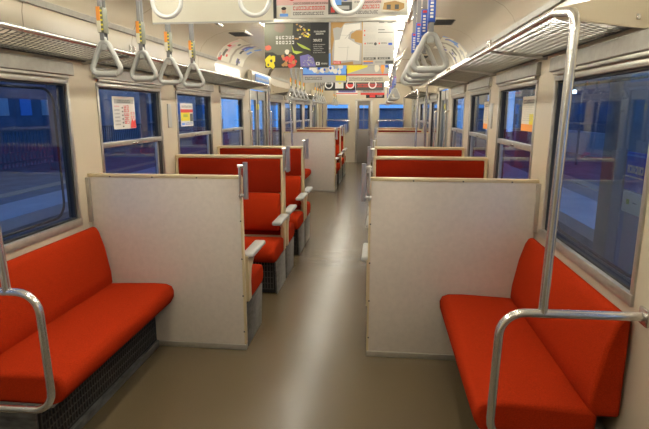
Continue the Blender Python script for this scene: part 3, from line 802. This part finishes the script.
def art_yel(add, R):
    R(0, .60, 1, .74, PR); R(0, .24, .72, .60, PY); R(.72, .24, 1, .60, PCR); R(.74, .2, .97, .55, PDG); R(.2, .4, .55, .52, PGR); R(.05, .05, .3, .15, PLB); glyph_row(add, .35, .06, .6, .1, 8, PB); glyph_row(add, .1, .82, .8, .08, 9, PDG)
def art_or(add, R):
    R(0, 0, 1, .2, PO); R(.55, .2, .95, .5, PY); glyph_row(add, .1, .8, .8, .1, 9, PDG)
    for q in range(8): glyph_row(add, .08, .72-q*.06, .8, .03, 12, PGY)
wposter('left', 3.34, 3.66, 1.375, 1.60, PW, art_red, 'white notice with red writing on the second left window')
wposter('left', 4.54, 4.85, 1.36, 1.57, PW, art_yel, 'notice with red band and yellow picture on the third left window')
wposter('right', 3.17, 3.48, 1.375, 1.59, PCR, art_or, 'cream notice with orange foot on the second right window')
wposter('right', 4.42, 4.72, 1.345, 1.58, PCR, art_or, 'cream notice with orange foot on the third right window')
# small plates on the pillars
for side, yv in (('left', 4.20), ('right', 4.26)):
    m = MB(); bx(m, side, .0005, .012, yv, yv+.07, 1.36, 1.56, PLGREY, .004)
    tag(m.build('pillar_plate', loc=(X(side, .005), yv, 1.36)), 'small grey plate on the %s pillar between windows' % side, 'plate')
# red sign high on the end wall
m = MB(); m.box(.27, .46, YE-.02, YE-.004, 2.04, 2.08, PO); tag(m.build('end_wall_sign', loc=(.36, YE-.01, 2.04)), 'small orange sign high on the end wall', 'sign')

# ------------------------------------------------------------------ outside
CONC = mat('platform_concrete', (0.20, 0.22, 0.25), 0.8, noise=0.2, nscale=3)
BALL = mat('track_ballast', (0.13, 0.14, 0.16), 0.95, noise=0.5, nscale=12)
DKB = mat('dark_building', (0.10, 0.13, 0.20), 0.8, noise=0.2, nscale=1.5)
LTB = mat('pale_wall', (0.48, 0.50, 0.54), 0.8, noise=0.1, nscale=2)
FEN = mat('fence_grey', (0.16, 0.18, 0.22), 0.7)
WARM = mat('station_lamp_glow', (0.75, 0.85, 1.0), 0.5, emit=10)
YLN = mat('platform_line', (0.45, 0.42, 0.30), 0.7)
m = MB(); m.box(-60, 60, -30, 70, -1.3, -1.2, BALL); tag(m.build('ground'), 'dark gravel track bed outside', 'ground', kind='structure')
def platform(x0, x1, label, top=-.12):
    t = empty('station_platform', label, 'platform', ((x0+x1)/2, 15, -1.2))
    m = MB(); m.box(x0, x1, -12, 45, -1.2, top, CONC); m.build('slab', t)
    xe = x1 if x1 < 0 else x0
    m = MB(); s_ = -1 if x1 < 0 else 1
    m.box(*sorted((xe-s_*.02, xe+s_*.95)), -12, 45, top-.16, top+.012, LTB); m.build('edge_stone', t)
    m = MB(); m.box(*sorted((xe+s_*1.5, xe+s_*1.8)), -12, 45, top+.0, top+.012, YLN); m.build('tactile_strip', t)
platform(-11.0, -5.6, 'concrete platform across the tracks on the left')
platform(3.0, 9.0, 'concrete platform on the right side')
def fence(x, z0, z1, y0, y1, label, sp=.5):
    t = empty('platform_fence', label, 'fence', (x, (y0+y1)/2, z0))
    for z in (z0+.12, z1-.06):
        m = MB(); m.box(x-.03, x+.03, y0, y1, z, z+.06, FEN); m.build('fence_rail', t)
    m = MB(); yv = y0
    while yv < y1: m.box(x-.012, x+.012, yv, yv+.05, z0, z1, FEN); yv += .16
    o = m.build('pickets', t); o['kind'] = 'stuff'
fence(-10.6, -.12, .95, -5, 34, 'grey picket fence along the left platform')
fence(8.8, -.12, 1.0, -5, 34, 'grey picket fence along the right platform')
def column(x, y, z1, w, mt, label, z0=-.12):
    t = empty('platform_column', label, 'column', (x, y, z0), 'platform roof columns')
    m = MB(); m.box(x-w/2, x+w/2, y-w/2, y+w/2, z0, z1, mt, .02); m.build('shaft', t)
    m = MB(); m.box(x-w*.8, x+w*.8, y-w*.8, y+w*.8, z0, z0+.22, CONC, .02); m.build('footing', t)
PILL = mat('column_grey', (0.24, 0.22, 0.19), 0.6)
column(2.15, 4.72, 4.6, .27, PILL, 'thick grey column close outside the near right window', z0=-1.2)
column(4.2, 15.5, 3.6, .35, PILL, 'grey column on the right platform further on')
column(4.2, 22.0, 3.6, .35, PILL, 'farthest grey column on the right platform')
for i, yv in enumerate((3.0, 8.2, 13.5, 19.0, 25.0)):
    column(-9.0, yv, 3.4, .26, DKB, 'dark roof column on the left platform, %s from the front' % ['first', 'second', 'third', 'fourth', 'fifth'][i])
t = empty('platform_roof', 'dark flat roof over the left platform', 'roof', (-9, 14, 3.4))
m = MB(); m.box(-10.8, -7.2, -2, 30, 3.4, 3.55, DKB); m.build('roof_deck', t)
m = MB(); m.box(-7.3, -7.2, -2, 30, 3.1, 3.4, DKB); m.build('fascia', t)
t = empty('platform_roof', 'flat roof over the right platform', 'roof', (5, 14, 3.6))
m = MB(); m.box(3.6, 8.0, 12, 30, 3.6, 3.75, LTB); m.build('roof_deck', t)
# far buildings
def bld(x0, x1, y0, y1, h, mt, label, lit=0):
    t = empty('building', label, 'building', ((x0+x1)/2, (y0+y1)/2, -1.2), 'dim buildings beyond the station')
    m = MB(); m.box(x0, x1, y0, y1, -1.2, h, mt); m.box(x0-.2, x1+.2, y0-.2, y1+.2, h, h+.25, FEN); m.build('walls', t)
    xe = x1 if x1 < 0 else x0; s_ = 1 if x1 < 0 else -1
    m = MB(); z = 1.2
    while z < h-1.2:
        yv = y0+.8
        while yv < y1-1.4: m.box(*sorted((xe, xe+s_*.05)), yv, yv+1.1, z, z+1.1, PLB if random.random() < .5 else LTB); yv += 2.2
        z += 2.6
    m.build('windows', t)
bld(-30, -20, 4, 12, 4.2, DKB, 'low dark building on the left behind the platform')
bld(-32, -22, 15, 24, 6.5, LTB, 'pale block on the left beyond the low dark building')
bld(-34, -24, 27, 40, 5.0, DKB, 'dark long building far on the left')
bld(-28, -19, 44, 60, 7.5, LTB, 'pale block farthest on the left')
bld(17, 26, 12, 20, 4.4, DKB, 'low dark building on the right beyond the platform')
bld(18, 28, 24, 36, 6.0, LTB, 'pale block on the right beyond the low building')
bld(15, 26, 42, 60, 5.0, DKB, 'dark long building far on the right')
bld(-12, 8, 64, 72, 1.6, LTB, 'dark building straight beyond the end wall')
# white low wall on the right platform and a blue station board
m = MB(); m.box(7.6, 7.75, 9, 30, -.12, .75, LTB, .02); tag(m.build('low_wall', loc=(7.7, 18, -.12)), 'pale low wall on the right platform', 'wall')
t = empty('station_board', 'blue station board with white lettering seen through the near right window', 'sign', (2.0, 4.17, -1.2))
m = MB(); m.box(1.99, 2.02, 4.02, 4.32, .88, 1.18, PB, .004); m.build('blue_panel', t)
m = MB()
for q in range(6):
    yq = 4.28-q*.043
    m.box(1.984, 1.9895, yq-.030, yq, 1.02, 1.035, PW); m.box(1.984, 1.9895, yq-.030, yq-.022, 1.02, 1.08, PW)
    if q % 2: m.box(1.984, 1.9895, yq-.030, yq, 1.065, 1.08, PW)
    else: m.box(1.984, 1.9895, yq-.008, yq, 1.02, 1.08, PW)
m.box(1.984, 1.9895, 4.03, 4.31, .985, .995, PW); m.box(1.984, 1.9895, 4.03, 4.31, 1.15, 1.165, PLB); m.build('lettering', t)
m = MB(); m.box(1.99, 2.02, 4.02, 4.32, .70, .865, PCR, .004); m.box(1.984, 1.9895, 4.20, 4.24, .77, .81, PGR); m.box(1.984, 1.9895, 4.08, 4.14, .79, .795, PDG); m.build('lower_notice', t, label='cream notice under the blue panel')
for yv in (3.99, 4.325):
    m = MB(); m.box(1.99, 2.02, yv, yv+.025, -1.2, 1.2, FEN); m.build('post', t)
# platform lamps
lp = [(6.0, 16.2, 1.95), (6.5, 13.4, 2.1), (7.5, 25, 2.6), (3.9, 30, 2.8)]
for i, (x, y, z) in enumerate(lp):
    t = empty('platform_lamp', 'small bright lamp on the right platform, %s' % ['left of the grey column', 'right of the grey column', 'further along', 'farthest'][i], 'lamp', (x, y, -.12))
    m = MB(); m.tube([(x, y, -.117), (x, y, z+.25), (x-.35, y, z+.25)], .035, FEN, 8, fillet=.15); m.build('pole', t)
    m = MB(); m.box(x-.44, x-.20, y-.11, y+.11, z+.16, z+.22, FEN, .01); m.build('lamp_head', t)
    m = MB(); m.box(x-.42, x-.22, y-.09, y+.09, z+.06, z+.158, WARM, .01); m.build('bulb', t)
# overhead line masts
for i, (x, y) in enumerate(((-4.6, 22), (-4.6, 40), (2.3, 34))):
    t = empty('line_mast', 'thin overhead line mast outside, %s' % ['left nearer', 'left farther', 'right'][i], 'mast', (x, y, -1.2))
    m = MB(); m.tube([(x, y, -1.2), (x, y, 6)], .11, FEN, 10); m.build('pole', t)
    m = MB(); m.tube([(x, y, 5.2), (x-.0+(1.9 if x < 0 else -1.9), y, 5.2)], .04, FEN, 8); m.build('bracket_arm', t)
bpy.context.view_layer.update()
